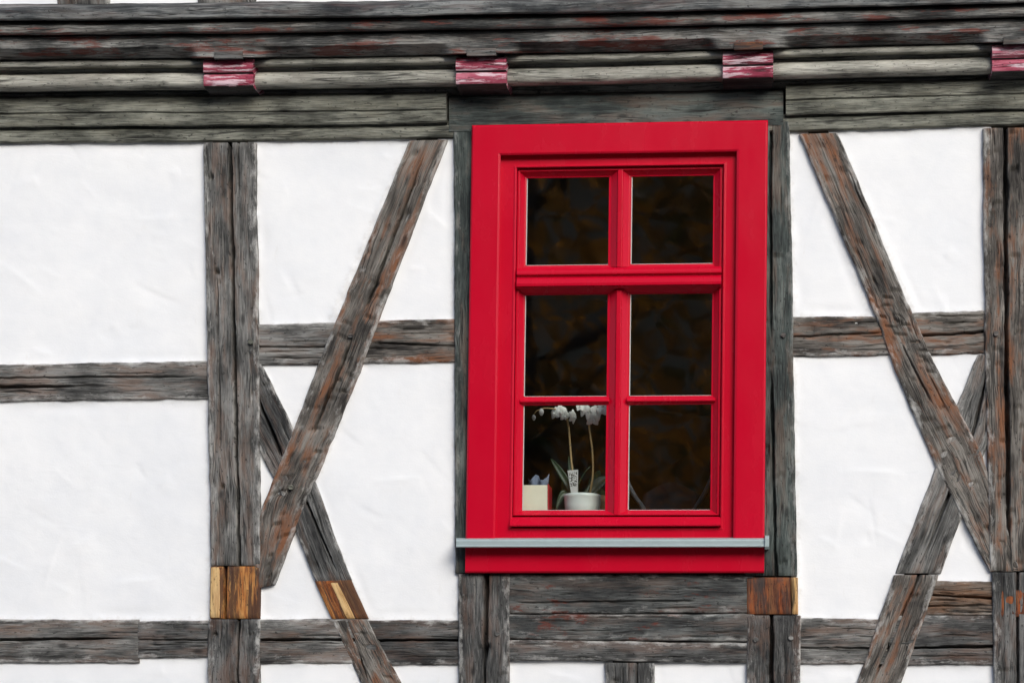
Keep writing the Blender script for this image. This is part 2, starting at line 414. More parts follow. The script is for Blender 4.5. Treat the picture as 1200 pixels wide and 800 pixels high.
beam_id = [0]
def beam(name, A, B, d, mat, cracks=(), notches=0, holes=(), checks=4, back=.05, wob=1.0, du=.008, dv=.0021, label=None, rnd=.007, knots=(), rough=1.0):
    """a hewn timber: A and B are its two long edges on the measuring grid, d its stand-out from the plaster"""
    beam_id[0] += 1; sd = beam_id[0] * 3.17
    A = np.asarray(A, float); B = np.asarray(B, float)
    mid = (A + B) / 2; L = np.sum(np.linalg.norm(np.diff(mid, axis=0), axis=1)) * S
    Wd = np.mean(np.linalg.norm(A - B, axis=1)) * S
    nu = int(np.clip(L / du, 8, 420)); nv = int(np.clip(Wd / dv, 10, 96))
    t = np.linspace(0, 1, nu); v = np.linspace(0, 1, nv)
    a = resample(A, t); b = resample(B, t)
    if len(A) > 2:                                   # ease the bends
        for _ in range(max(1, nu // 10)):
            a[1:-1] = (a[:-2] + a[1:-1] * 2 + a[2:]) / 4; b[1:-1] = (b[:-2] + b[1:-1] * 2 + b[2:]) / 4
    U = t * L
    dirn = (b - a); dirn /= np.linalg.norm(dirn, axis=1)[:, None]
    a = a + dirn * (wob * (1.1 * fbm(U * 5, sd, 1) + .8 * fbm(U * 26, sd, 2)))[:, None]
    b = b + dirn * (wob * (1.1 * fbm(U * 5, sd, 3) + .8 * fbm(U * 26, sd, 4)))[:, None]
    pts = a[:, None, :] * (1 - v)[None, :, None] + b[:, None, :] * v[None, :, None]
    UU, VV = np.meshgrid(U, v * Wd, indexing='ij'); TT, vv = np.meshgrid(t, v, indexing='ij')
    e = np.minimum(VV, Wd - VV); ee = np.minimum(UU, L - UU)
    r = rnd * (1 + .5 * fbm(UU * 9, sd, 5))
    q = np.clip((r - e) / r, 0, 1); dp = -r * (1 - np.sqrt(np.clip(1 - q * q, 0, 1)))
    q2 = np.clip((.004 - ee) / .004, 0, 1); dp -= .004 * (1 - np.sqrt(np.clip(1 - q2 * q2, 0, 1)))
    dp += rough * (.0022 * fbm(UU * 4, VV * 9, sd, 3) + .0011 * fbm(UU * 11, VV * 70, sd + 9, 3))
    cr = [c if len(c) == 6 else (*c, .005, .014) for c in cracks]
    for k in range(checks):
        t0 = rng.uniform(0, .85); ln = rng.uniform(.05, .22) / max(L, .2); v0 = rng.uniform(.1, .9)
        cr.append((t0, v0, min(t0 + ln, .99), v0 + rng.uniform(-.03, .03), .0032, .006))
    for j, (t0, v0, t1, v1, w, dep) in enumerate(cr):
        k = np.clip((TT - t0) / max(t1 - t0, 1e-6), 0, 1)
        ins = ((TT >= t0) & (TT <= t1))
        vc = v0 + (v1 - v0) * k + .012 * fbm(UU * 7, sd + j, 6) + .006 * fbm(UU * 40, sd + j, 7)
        end0 = 1 if t0 <= 0 else np.minimum(1, k / .15)
        end1 = 1 if t1 >= 1 else np.minimum(1, (1 - k) / .15)
        tap = end0 * end1
        ww = w * np.maximum(.35, tap * (1 + .5 * fbm(UU * 9, sd + j, 8)))
        g = np.clip(1 - np.abs(vv - vc) * Wd / ww, 0, 1) ** .6
        dp = dp - np.where(ins, dep * (2.4 if w >= .005 else 1.5 if w > .0033 else 1.0) * tap * g, 0)
    for (t0, v0, rad, dep) in holes:
        dd = np.sqrt(((TT - t0) * L) ** 2 + ((vv - v0) * Wd) ** 2)
        dp = dp - dep * np.clip((rad - dd) / .003, 0, 1)
    for (t0, v0, rad) in knots:
        dd = np.sqrt(((TT - t0) * L / 1.3) ** 2 + ((vv - v0) * Wd) ** 2)
        dp = dp + .004 * np.exp(-(dd / rad) ** 2) - .006 * np.exp(-((dd - rad * 1.2) / .004) ** 2)
    for k in range(notches):                        # old hewing cuts
        t0 = (k + rng.uniform(-.3, .3) + .5) / notches; v0 = rng.uniform(.12, .88); hw = rng.uniform(.010, .026); ln = rng.uniform(.012, .03)
        x = (TT - t0) * L + .15 * (vv - v0) * Wd
        ramp = np.clip(1 - x / ln, 0, 1) * (x > 0) * 1.6
        dp = dp - min(rng.uniform(.004, .010), d * .45) * ramp * np.clip(1 - ((vv - v0) * Wd / hw) ** 2, 0, 1) ** .5
    p3 = P(pts[..., 0], pts[..., 1], d)
    p3[..., 1] -= dp
    V = p3.reshape(-1, 3)
    F = grid_faces(nu, nv)
    ring = np.concatenate([np.arange(nv), np.arange(1, nu) * nv + nv - 1, (nu - 1) * nv + np.arange(nv - 2, -1, -1), np.arange(nu - 2, 0, -1) * nv])
    fr = V[ring]; bk = fr.copy(); bk[:, 1] = back
    n0 = len(V); m = len(ring); i = np.arange(m); j = (i + 1) % m
    F2 = np.stack([n0 + i, n0 + m + i, n0 + m + j, n0 + j], -1)
    uv = np.stack([UU.ravel(), VV.ravel()], -1)
    uvr = uv[ring]; uvb = uvr + [0, .05]
    ed = e.ravel(); 
    ax = (p3[-1, nv // 2] - p3[0, nv // 2]); bx = p3[nu // 2, -1] - p3[nu // 2, 0]
    allF = np.concatenate([F, F2])
    if np.cross(ax, bx)[1] > 0: pass
    else: allF = allF[:, ::-1]
    allF = allF[:, ::-1] if False else allF
    me = mesh(name, np.concatenate([V, fr, bk]), allF, True, np.concatenate([uv, uvr, uvb]), np.concatenate([ed, ed[ring], ed[ring] * 0 + .1]))
    o = link(name, me, house, mat)
    bm = bmesh.new(); bm.from_mesh(me); bmesh.ops.recalc_face_normals(bm, faces=bm.faces); 
    fy = sum(f.normal.y for f in bm.faces[:200])
    if fy > 0: bmesh.ops.reverse_faces(bm, faces=bm.faces)
    bm.to_mesh(me); bm.free()
    if label: o['label'] = label
    return o

def peg(parent, px, py, d, r=.011, mat='grey', h=.006, n=9):
    c = P(px, py, d); V = []; 
    for k in range(n):
        a = 2 * math.pi * k / n; rr = r * random.uniform(.85, 1.08)
        V.append((c[0] + rr * math.cos(a), c[1] + .01, c[2] + rr * math.sin(a)))
    for k in range(n):
        x, y, z = V[k]; V.append((c[0] + (x - c[0]) * .85, c[1] - h + random.uniform(-.001, .001), c[2] + (z - c[2]) * .85))
    F = [(k, (k + 1) % n, n + (k + 1) % n, n + k) for k in range(n)] + [tuple(n + k for k in range(n))]
    me = mesh('peg', V, F, False, [(v[0], v[2]) for v in V], [.1] * len(V))
    return link('peg', me, parent, M[mat])

def panel(poly, d0=0.0, step=.007, grow=9, seed=None, name='plaster_panel'):
    """one field of plaster, a convex outline on the measuring grid; it runs a little under the timbers"""
    poly = np.asarray(poly, float)
    ar = np.sum(poly[:, 0] * np.roll(poly[:, 1], -1) - np.roll(poly[:, 0], -1) * poly[:, 1])
    if ar < 0: poly = poly[::-1]
    beam_id[0] += 1; sd = (seed or beam_id[0]) * 5.31
    x0, y0 = poly.min(0) - grow - 3; x1, y1 = poly.max(0) + grow + 3
    sp = step / S
    nx = max(4, int((x1 - x0) / sp)); ny = max(4, int((y1 - y0) / sp))
    gx, gy = np.meshgrid(np.linspace(x0, x1, nx), np.linspace(y0, y1, ny), indexing='ij')
    bm = bmesh.new()
    vs_ = [bm.verts.new((x, y, 0)) for x, y in zip(gx.ravel(), gy.ravel())]
    for f in grid_faces(nx, ny): bm.faces.new([vs_[i] for i in f])
    n = len(poly); sdist = []
    for i in range(n):
        p, q = poly[i], poly[(i + 1) % n]; t = (q - p) / np.linalg.norm(q - p); no = np.array([t[1], -t[0]])   # outward
        c = p + no * grow
        bmesh.ops.bisect_plane(bm, geom=list(bm.verts) + list(bm.edges) + list(bm.faces), plane_co=(c[0], c[1], 0), plane_no=(no[0], no[1], 0), clear_outer=True)
        sdist.append((p, no))
    xy = np.array([v.co[:2] for v in bm.verts])
    if len(xy) < 3: bm.free(); return None
    ins = np.min([-(xy - p) @ no for p, no in sdist], axis=0) * S           # metres inside the visible outline
    X = xy[:, 0] * S; Y = xy[:, 1] * S
    dp = .0040 * fbm(X * 2.2, Y * 2.2, sd, 3) + .0012 * fbm(X * 11, Y * 11, sd + 3, 3)
    dp += .0050 * np.exp(-np.clip(ins, -.002, 1) / .010) * np.clip(.45 + 1.0 * fbm(X * 14, Y * 14, sd + 5, 3), 0, 1.4)   # plaster pressed up against the timber
    dp -= .004 * np.exp(-((ins - .020) / .015) ** 2) * np.clip(fbm(X * 5, Y * 5, sd + 6, 2), 0, 1)
    w, h = X.max() - X.min(), Y.max() - Y.min()
    for k in range(int(3 + 26 * w * h)):                                  # trowel strokes and creases
        cx, cy = rng.uniform(X.min(), X.max()), rng.uniform(Y.min(), Y.max()); a = rng.normal(.5, .9); ln = rng.uniform(.02, .11)
        u = (X - cx) * math.cos(a) + (Y - cy) * math.sin(a); vv = -(X - cx) * math.sin(a) + (Y - cy) * math.cos(a) + rng.uniform(-.8, .8) * u * u
        am = rng.uniform(.0007, .0022) * rng.choice([-1, 1])
        tp = np.clip(1 - (u / ln) ** 2, 0, 1)
        dp += am * tp * np.where(vv > 0, np.exp(-vv / .03), np.exp(vv / .006))
    p3 = P(xy[:, 0], xy[:, 1], d0); p3[:, 1] -= dp
    for v, c in zip(bm.verts, p3): v.co = c
    bmesh.ops.recalc_face_normals(bm, faces=bm.faces)
    if sum(f.normal.y for f in bm.faces) > 0: bmesh.ops.reverse_faces(bm, faces=bm.faces)
    me = bpy.data.meshes.new(name); bm.to_mesh(me); bm.free()
    me.polygons.foreach_set('use_smooth', np.ones(len(me.polygons), bool))
    a = me.attributes.new('edge', 'FLOAT', 'POINT'); a.data.foreach_set('value', np.clip(ins, 0, 1))
    return link(name, me, house, M['plaster'])

# ---- plaster fields
for poly in [
    [(-280, 170), (241, 167), (244, 424), (-280, 432)],
    [(-280, 474), (244, 469), (246, 725), (-280, 725)],
    [(-280, 777), (243, 770), (243, 960), (-280, 960)],
    [(300, 168), (478, 165), (383, 379), (304, 381)],
    [(523, 164), (532, 164), (531, 375), (438, 377)],
    [(308, 428), (378, 427), (343, 503)],
    [(304, 530), (328, 562), (304, 602)],
    [(425, 426), (531, 424), (534, 725), (432, 725), (369, 571)],
    [(345, 610), (389, 725), (304, 725), (304, 650)],
    [(304, 777), (410, 777), (485, 960), (304, 960)],
    [(456, 779), (536, 779), (536, 960), (530, 960)],
    [(598, 772), (709, 774), (709, 960), (598, 960)],
    [(767, 774), (874, 774), (874, 960), (767, 960)],
    [(926, 157), (938, 157), (1020, 370), (932, 371)],
    [(981, 156), (1152, 150), (1154, 364), (1075, 367)],
    [(932, 417), (1042, 416), (1099, 546), (1030, 724), (937, 724)],
    [(1092, 417), (1147, 414), (1118, 484)],
    [(1161, 498), (1161, 556), (1146, 530)],
    [(1124, 606), (1164, 682), (1094, 682)],
    [(938, 777), (1016, 777), (940, 960), (938, 960)],
    [(1062, 779), (1166, 779), (1166, 960), (985, 960)],
]:
    panel(poly)
# beyond the frame on the right
for poly in [[(1214, 150), (1480, 143), (1480, 362), (1214, 366)], [(1214, 414), (1480, 410), (1480, 724), (1214, 724)], [(1214, 778), (1480, 778), (1480, 960), (1214, 960)]]:
    panel(poly, step=.012)

# ---- timbers, from the plaster outwards
D_RAIL, D_BB, D_FB, D_POST = .011, .014, .018, .021
H = lambda x0, x1, ya0, ya1, yb0, yb1: ([(x0, ya0), (x1, ya1)], [(x0, yb0), (x1, yb1)])
beam('rail', *H(-300, 252, 432, 422, 476, 467), D_RAIL, M['grey'], cracks=[(.0, .5, .75, .62), (.45, .35, .98, .42, .004, .008)])
beam('rail', *H(294, 398, 380, 377, 428, 427), D_RAIL, M['grey'], cracks=[(0, .55, 1, .6, .004, .008)])
beam('rail', *H(418, 536, 376, 373, 426, 424), D_RAIL, M['brown'], cracks=[(.1, .5, .9, .62, .004, .009)], notches=4)
beam('rail', *H(926, 1052, 371, 369, 418, 416), D_RAIL, M['brown'], cracks=[(0, .5, .9, .42, .004, .008)], notches=4)
beam('rail', *H(1062, 1162, 367, 363, 417, 413), D_RAIL, M['brown'], cracks=[(0, .55, 1, .5)], notches=3)
beam('rail', *H(1205, 1500, 363, 352, 413, 404), D_RAIL, M['grey'])
# lower rail
beam('lower_rail', *H(-300, 163, 724, 725, 777, 776), D_RAIL, M['grey'], cracks=[(.25, .55, .99, .42)])
beam('lower_rail', *H(160, 252, 727, 726, 771, 769), D_RAIL + .001, M['dark'], cracks=[(0, .5, 1, .55, .004, .008)], notches=4)
beam('lower_rail', *H(296, 422, 725, 724, 777, 777), D_RAIL, M['grey'], cracks=[(0, .46, 1, .47)])
beam('lower_rail', *H(428, 545, 726, 726, 779, 779), D_RAIL, M['dark'], cracks=[(0, .46, 1, .45)])
beam('lower_rail', *H(930, 1040, 723, 724, 778, 778), D_RAIL, M['grey'], cracks=[(0, .64, 1, .66, .004, .01)])
beam('lower_rail', *H(1042, 1172, 721, 721, 779, 779), D_RAIL, M['dark'], cracks=[(0, .66, 1, .62)])
beam('filling_block', *H(1080, 1170, 680, 680, 721, 720), D_RAIL - .001, M['ragged'], notches=6, cracks=[(0, .4, 1, .5, .005, .01), (0, .75, .9, .7, .004, .008)], label='split brown timber block above the lower rail')
beam('lower_rail', *H(1205, 1500, 724, 724, 778, 778), D_RAIL, M['grey'])
# beams under the window
beam('window_beam', *H(588, 884, 672, 672, 718, 718), .017, M['underwin'], cracks=[(.05, .72, .8, .68, .0035, .006)], checks=8)
beam('lower_rail', *H(588, 884, 719, 719, 748, 751), .018, M['underwin'], checks=5)
beam('lower_rail', *H(588, 884, 749.5, 752.5, 773, 776), .016, M['dark'], checks=3)
# back braces
beam('brace', [(305, 424), (343, 502), (372, 572), (411, 679)], [(276, 468), (310, 540), (340, 604), (369, 681)], D_BB, M['dark'], cracks=[(.02, .45, .42, .55, .006, .014), (.55, .5, .97, .3, .005, .012)], notches=3)
beam('repair_piece', [(411, 679), (431, 724)], [(368, 680), (388, 724.5)], D_BB + .001, M['new'], label='fresh orange repair piece set into the brace', checks=0, rough=.4, wob=.5)
beam('repair_piece', [(396, 680.2), (417, 724)], [(385, 680.4), (405, 724)], D_BB + .002, M['newlight'], checks=0, rough=.3, wob=.3, label='pale yellow strip of the brace repair')
beam('brace', [(431, 725), (470, 800), (545, 960)], [(388.5, 725.5), (422, 800), (492, 960)], D_BB, M['brown'], cracks=[(0, .6, .5, .8, .004, .01)], notches=6)
beam('brace', [(1146, 415), (1119, 482), (1095, 552), (1049, 671)], [(1171, 415), (1162, 505), (1136, 580), (1103, 671)], D_BB, M['grey'], cracks=[(.0, .62, .95, .5, .006, .014)])
beam('brace', [(1048, 673), (1004, 800), (940, 960)], [(1101, 673), (1056, 800), (990, 960)], D_BB + .002, M['brown'], cracks=[(0, .55, .5, .35, .005, .012)], notches=5)
# front braces
b1 = beam('brace', [(478.5, 164.5), (420, 310), (383, 400), (345, 500), (302, 604), (296, 690)], [(524, 163.5), (459, 330), (427, 420), (391, 510), (355, 598), (321, 684)],
     D_FB, M['brown'], cracks=[(.02, .55, .30, .62, .006, .016), (.36, .55, .62, .5, .005, .014)], notches=26, holes=[(.47, .62, .009, .012)], knots=[(.74, .35, .012)], wob=1.3)
b3 = beam('brace', [(937, 156.5), (1012, 335), (1042, 415), (1098, 550), (1160, 669)], [(982.5, 155.5), (1058, 340), (1093, 420), (1150, 530), (1196, 669)],
     D_FB, M['brown'], cracks=[(.45, .4, .62, .5, .004, .009)], notches=44, knots=[(.36, .55, .014)], wob=1.4)
# posts
pA = beam('post', [(238, 167), (242, 420), (246, 662)], [(299, 166.5), (303, 420), (305, 662)], D_POST, M['grey'],
     cracks=[(0, .50, 1, .57, .007, .022), (.3, .22, .75, .24, .0035, .008), (0, .66, .12, .68, .004, .01)],
     holes=[(.08, .14, .011, .016), (.30, .22, .010, .016), (.81, .26, .009, .014), (.325, .27, .006, .01)], knots=[(.485, .87, .009)], checks=7)
beam('repair_piece', [(245.5, 663), (245, 724)], [(304.5, 663), (304, 724)], D_POST - .001, M['new'], cracks=[(0, .30, 1, .31, .006, .012)], checks=1, rough=.4, wob=.4, label='fresh orange repair piece set into the left post')
beam('repair_piece', [(246, 664), (245.5, 723)], [(258, 664), (258, 723)], D_POST + .001, M['newlight'], checks=0, rough=.3, wob=.3, label='pale yellow sapwood strip of the repair')
beam('post', [(243, 725), (243, 800), (243, 960)], [(304.5, 725), (304, 800), (304, 960)], D_POST, M['dark'], cracks=[(0, .6, 1, .55, .005, .014)], holes=[(.12, .15, .010, .014)], notches=3)
beam('post', [(531, 150), (532, 400), (533, 671)], [(566, 150), (566, 400), (566, 671)], D_POST, M['green'], checks=5)
pB = beam('post', [(536, 672), (537, 800), (537, 960)], [(598, 672), (596, 800), (596, 960)], D_POST + .001, M['dark'], cracks=[(.0, .55, .42, .52, .009, .02), (.3, .5, 1, .55, .005, .012)], checks=6, notches=5)
beam('stud', [(709, 776), (709, 960)], [(767, 776), (767, 960)], D_POST - .004, M['dark'], cracks=[(0, .65, 1, .62, .004, .01)], notches=4)
pC = beam('post', [(872, 140), (872, 400), (872, 674)], [(925, 140), (930, 400), (934, 674)], D_POST, M['green'], cracks=[(.0, .58, .5, .55, .006, .014), (.55, .55, 1, .6, .006, .014)], checks=7, notches=8)
beam('repair_piece', [(875, 676), (875, 719)], [(926, 676), (927, 719)], D_POST - .001, M['rust'], checks=1, rough=.4, wob=.4, label='reddish brown repair block right of the window')
beam('repair_piece', [(926.5, 676), (927.5, 719)], [(935, 676), (935.5, 719)], D_POST - .0005, M['newlight'], checks=0, rough=.3, wob=.3, label='pale yellow sapwood strip beside the reddish block')
pC2 = beam('post', [(875, 720.5), (875, 800), (875, 960)], [(938.5, 720.5), (938, 800), (938, 960)], D_POST, M['dark'], cracks=[(0, .45, 1, .47, .008, .022)], checks=4)
pD = beam('post', [(1152, 150), (1154, 400), (1160, 668)], [(1214, 149), (1215, 400), (1216, 668)], D_POST, M['brown'], cracks=[(0, .42, 1, .40, .008, .022)], notches=26, wob=1.2)
pD2 = beam('post', [(1163, 670), (1165, 800), (1165, 960)], [(1217, 670), (1217, 800), (1217, 960)], D_POST + .001, M['dark'], cracks=[(0, .55, 1, .5, .005, .012)], notches=4)
beam('repair_piece', [(1164.5, 691), (1165, 722)], [(1216, 691), (1216, 722)], D_POST + .0015, M['rust'], checks=2, rough=.6, wob=.6, label='reddish repair block at the foot of the right post')
for par, px, py, m in [(b1, 411, 394, 'dark'), (b1, 341, 571, 'header'), (pC2, 886, 749, 'grey'), (pC2, 927, 747, 'grey'), (pC, 918, 393, 'dark'), (pD, 1167, 391, 'dark'), (pA, 294, 401, 'header'), (pB, 583, 742, 'dark')]:
    peg(par, px, py, {b1: D_FB}.get(par, D_POST) + .001, .010, m)
# frame beyond the picture, below
beam('ground_sill', *H(-300, 1500, 958, 958, 1020, 1020), .02, M['dark'], du=.02, dv=.01)
beam('post', [(-330, 158), (-330, 960)], [(-275, 158), (-275, 960)], D_POST, M['grey'], du=.012, dv=.006)
beam('post', [(1475, 140), (1475, 960)], [(1530, 140), (1530, 960)], D_POST, M['grey'], du=.012, dv=.006)

# ---- profiled horizontal timbers under and in the jetty
def run(name, x0, x1, prof, mat, chamfer=None, du=.008, amp=1.0, label=None, ends=True, yoff=0.0, slack=None):
    """a timber along the wall; prof = (row at x = 0, stand-out) from its upper edge down to its lower one"""
    beam_id[0] += 1; sd = beam_id[0] * 2.71
    prof = np.asarray(prof, float)
    seg = np.concatenate([[0], np.cumsum(np.hypot(np.diff(prof[:, 0]) * S, np.diff(prof[:, 1])))])
    nv = int(np.clip(seg[-1] / .003, 6, 80)) + 1
    q = np.unique(np.concatenate([np.linspace(0, seg[-1], nv), seg])); nv = len(q)
    row = np.interp(q, seg, prof[:, 0]); dd = np.interp(q, seg, prof[:, 1])
    nu = int(max(6, (x1 - x0) * S / du)); xs = np.linspace(x0, x1, nu)
    XX, RR = np.meshgrid(xs, row, indexing='ij'); DD = np.broadcast_to(dd, XX.shape).copy()
    U = XX * S; Q = np.broadcast_to(q, XX.shape)
    if chamfer is not None: DD = chamfer(XX, RR, DD)
    DD += amp * (.0024 * fbm(U * 3, Q * 8, sd, 3) + .0014 * fbm(U * 10, Q * 60, sd + 4, 3))
    RR = RR + amp * (1.0 * fbm(U * 2.5, sd, 1, 3) + .5 * fbm(U * 18, Q * 12, sd, 3)) + oy(XX) + yoff
    V = P(XX, RR, DD)
    V[..., 0] = P(XX, RR, float(dd.max()))[..., 0]
    V = V.reshape(-1, 3)
    F = grid_faces(nu, nv).tolist()
    uv = np.stack([U, Q], -1).reshape(-1, 2)
    me_v = V; n0 = len(V)
    ring = np.concatenate([np.arange(nv), np.arange(1, nu) * nv + nv - 1, (nu - 1) * nv + np.arange(nv - 2, -1, -1), np.arange(nu - 2, 0, -1) * nv])
    fr = V[ring]; bk = fr.copy(); bk[:, 1] = .05
    m = len(ring); i = np.arange(m); j = (i + 1) % m
    F += np.stack([n0 + i, n0 + m + i, n0 + m + j, n0 + j], -1).tolist()
    me = mesh(name, np.concatenate([V, fr, bk]), F, True, np.concatenate([uv, uv[ring], uv[ring] + [0, .1]]), np.full(n0 + 2 * m, .1))
    bm = bmesh.new(); bm.from_mesh(me); bmesh.ops.recalc_face_normals(bm, faces=bm.faces)
    if sum(f.normal.y for f in bm.faces[:nu * nv // 2]) > 0: bmesh.ops.reverse_faces(bm, faces=bm.faces)
    bm.to_mesh(me); bm.free()
    o = link(name, me, house, mat)
    if label: o['label'] = label
    return o
def arc(y0, y1, d0, bulge, n=9, skew=0.):
    """a roll moulding between two rows"""
    return [(y0 + (y1 - y0) * (1 - math.cos(math.pi * k / n)) / 2, d0 + skew * k / n + bulge * math.sin(math.pi * k / n)) for k in range(n + 1)]

XL, XR = -300, 1500
# wall plate
run('wall_plate_board', XL, 545, [(148, .010), (152.5, .016), (153.5, .020), (160, .020), (166, .017), (168.4, .010), (169, .0)], M['header'])
run('wall_plate_board', 899, XR, [(148, .010), (151.5, .016), (152.5, .020), (160, .020), (166, .017), (168.4, .010), (169, .0)], M['header'])
run('wall_plate', XL, 523, [(113, -.01), (114.2, .030), (116, .040), (132.5, .040), (134.3, .034), (136, .039), (147.5, .036), (149.5, .032), (150, .012)], M['header'], amp=1.3)
run('wall_plate', 921, XR, [(113, -.01), (114.2, .030), (116, .040), (130.5, .040), (132.3, .034), (134, .039), (147.5, .036), (149.5, .032), (150, .012)], M['header'], amp=1.3)
run('window_head_beam', 526, 918, [(117.5, -.02), (119, .012), (121, .022), (140, .024), (160, .022)], M['green'], amp=1.3)
# moulded boards between the joist ends
JX = [(-80, -22), (238, 296), (534, 593), (847, 906), (1163, 1222), (1470, 1528)]
gaps = [(XL, -78)] + [(JX[i][1] - 3, JX[i + 1][0] + 3) for i in range(5)]
for a, b in gaps:
    if a > 1400: continue
    run('moulded_board', a, b, [(68, .05)] + arc(71.5, 81.5, .074, .022, skew=.0) + [(82.5, .050), (86, .044)] + arc(87.5, 107, .062, .030, 12) + [(107.6, .040), (108.4, .0), (110, -.030), (118, -.034)], M['filler'], amp=.8)
# joist ends
for k, (a, b) in enumerate(JX[:-1]):
    prof = [(70, .100), (70.5, .105)] + arc(71, 87, .106, .012, 10) + [(87.4, .100)] + arc(87.8, 102.5, .105, .009, 10) + [(103.2, .103)]
    xm = (a + b) / 2
    jo = run('joist_end', a, b, prof, M['joist'], amp=.55, du=.006, yoff={1: 1.6, 2: 3.5, 3: 2.8, 4: 3.4}.get(k, 2))
    jo.data.materials.append(M['joist_shade'])              # downward faces get a near-black colour as painted-in shade
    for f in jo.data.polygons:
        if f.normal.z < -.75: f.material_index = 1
    run('tenon_block', a + 13, b - 12, [(60.5, .10), (61, .138), (62, .142), (69.5, .142), (70.3, .136), (70.5, .10)], M['rust'] if k == 3 else M['dark'], amp=.5, yoff={1: 1.6, 2: 2, 3: 1.5, 4: 3}.get(k, 1))
# sill beam of the upper storey, three stepped faces and a stopped chamfer
def cham(XX, RR, DD):
    m = np.ones_like(XX)
    for a, b in JX:
        c = (a + b) / 2
        m = np.minimum(m, sstep(33, 52, np.abs(XX - c)))
    return DD - m * .040 * np.clip((RR - 57) / 12, 0, 1)
run('upper_sill_beam', XL, XR, [(42.2, 0.095), (43, 0.123), (44, 0.135), (50, 0.137), (57, 0.137), (57.6, 0.136), (69, 0.137), (70, 0.130), (70.3, .06)], M['sill'], chamfer=cham, amp=1.0)
run('stepped_moulding', XL, XR, [(25.5, 0.095), (26.3, 0.146)] + arc(27, 40.6, 0.151, .013, 10) + [(41.3, 0.143), (42.2, 0.085)], M['sill'], amp=1.1)
run('stepped_moulding', XL, XR, [(4, 0.095), (6, 0.130), (8.5, 0.168), (12, 0.180), (22, 0.183), (23.6, 0.180), (24.4, 0.168), (25.4, 0.085)], M['sillgrey'], amp=1.2)
# upper storey
UP = .110
def upper(x0, x1): 
    o0, o1 = float(oy(x0)), float(oy(x1))
    panel([(x0, -420), (x1, -420), (x1, 9 + o1), (x0, 9 + o0)], d0=UP, step=.02)
for x0, x1 in [(-280, 66), (127, 231), (299, 560), (622, 860), (922, 1180), (1242, 1480)]: upper(x0, x1)
for x0, x1 in [(66, 127), (231, 299), (560, 622), (860, 922), (1180, 1242), (-335, -280), (1480, 1530)]:
    o0 = float(oy((x0 + x1) / 2))
    beam('upper_post', [(x0, -420), (x0, 5.5 + o0)], [(x1, -420), (x1, 5.5 + o0)], UP + .012, M['grey'], back=.0, du=.015, dv=.005)

# ---- the rest of the shell (out of the picture or behind the wall)
OX0, OX1, OZ0, OZ1 = -.145, .845, 2.36, 3.83          # window opening in the wall core
core = M['room']
def shell(name, b, m=core): return link(name, box_mesh(name, *b), house, m)
HX = 2.62
shell('inner_wall', (-HX, OX0, .045, .16, .5, 5.3)); shell('inner_wall', (OX1, HX, .045, .16, .5, 5.3))
shell('inner_wall', (OX0, OX1, .045, .16, .5, OZ0)); shell('inner_wall', (OX0, OX1, .045, .16, OZ1, 5.3))
shell('room_floor', (-HX, HX, .165, 4.5, 1.55, 1.65)); shell('room_ceiling', (-HX, HX, .165, 4.5, 4.15, 4.25))
shell('partition_wall', (-1.6, -1.5, .165, 4.5, 1.655, 4.145)); shell('partition_wall', (2.3, 2.4, .165, 4.5, 1.655, 4.145)); shell('partition_wall', (-1.495, 2.295, 3.6, 3.7, 1.655, 4.145))
shell('side_wall', (-HX - .25, -HX - .003, .02, 6.5, .0, 5.3), M['plaster']); shell('side_wall', (HX + .003, HX + .25, .02, 6.5, .0, 5.3), M['plaster']); shell('back_wall', (-HX, HX, 6.3, 6.5, .0, 5.3), M['plaster'])
shell('plinth', (-HX - .25, HX + .25, -.06, .016, 0, 1.33), simple('sandstone_plinth', (.28, .22, .16), .9, var=.25, vscale=8, bumpk=.5))
ry = 3.2
rv = [(-HX - .5, -.35, 5.3), (HX + .5, -.35, 5.3), (HX + .5, ry, 8.4), (-HX - .5, ry, 8.4), (-HX - .5, 6.8, 5.3), (HX + .5, 6.8, 5.3)]
link('roof', mesh('roof', rv, [(0, 1, 2, 3), (3, 2, 5, 4), (0, 3, 4), (1, 5, 2), (0, 4, 5, 1)], False), house, simple('clay_tile_roof', (.25, .10, .06), .9, var=.3, vscale=5))

# ---- the red window
win = bpy.data.objects.new('window', None); COL.objects.link(win); win.parent = house; win.location = (0, 0, 0)
win['label'] = 'bright red wooden casement window with six panes and a metal sill'
TL, TR, BR, BL = np.array([(553, 147), (900, 141), (895.5, 671), (545, 671)], float)
def WP(x, y, d):
    u = (x - 549) / 348.; v = (y - 144) / 527.
    p = TL * (1 - u) * (1 - v) + TR * u * (1 - v) + BR * u * v + BL * (1 - u) * v
    return P(p[0], p[1], d)
def member(name, a, b, a2, b2, prof, mat=None, bw=.0012, parent=None, caps=True):
    """mitred strip: a-b its outer edge, a2-b2 its inner edge; prof = (0 outer .. 1 inner, stand-out)"""
    V = []; n = len(prof)
    for (p, q) in ((a, a2), (b, b2)):
        for s, d in prof:
            V.append(WP(p[0] + (q[0] - p[0]) * s, p[1] + (q[1] - p[1]) * s, d))
    F = [(i, i + 1, n + i + 1, n + i) for i in range(n - 1)] + [(n - 1, 0, n, 2 * n - 1)] + ([tuple(range(n)), tuple(range(2 * n - 1, n - 1, -1))] if caps else [])
    me = mesh(name, V, F, False)
    bm = bmesh.new(); bm.from_mesh(me); bmesh.ops.recalc_face_normals(bm, faces=bm.faces); bm.to_mesh(me); bm.free()
    o = link(name, me, parent or win, mat or M['red'])
    if bw: bevel(o, bw)
    return o
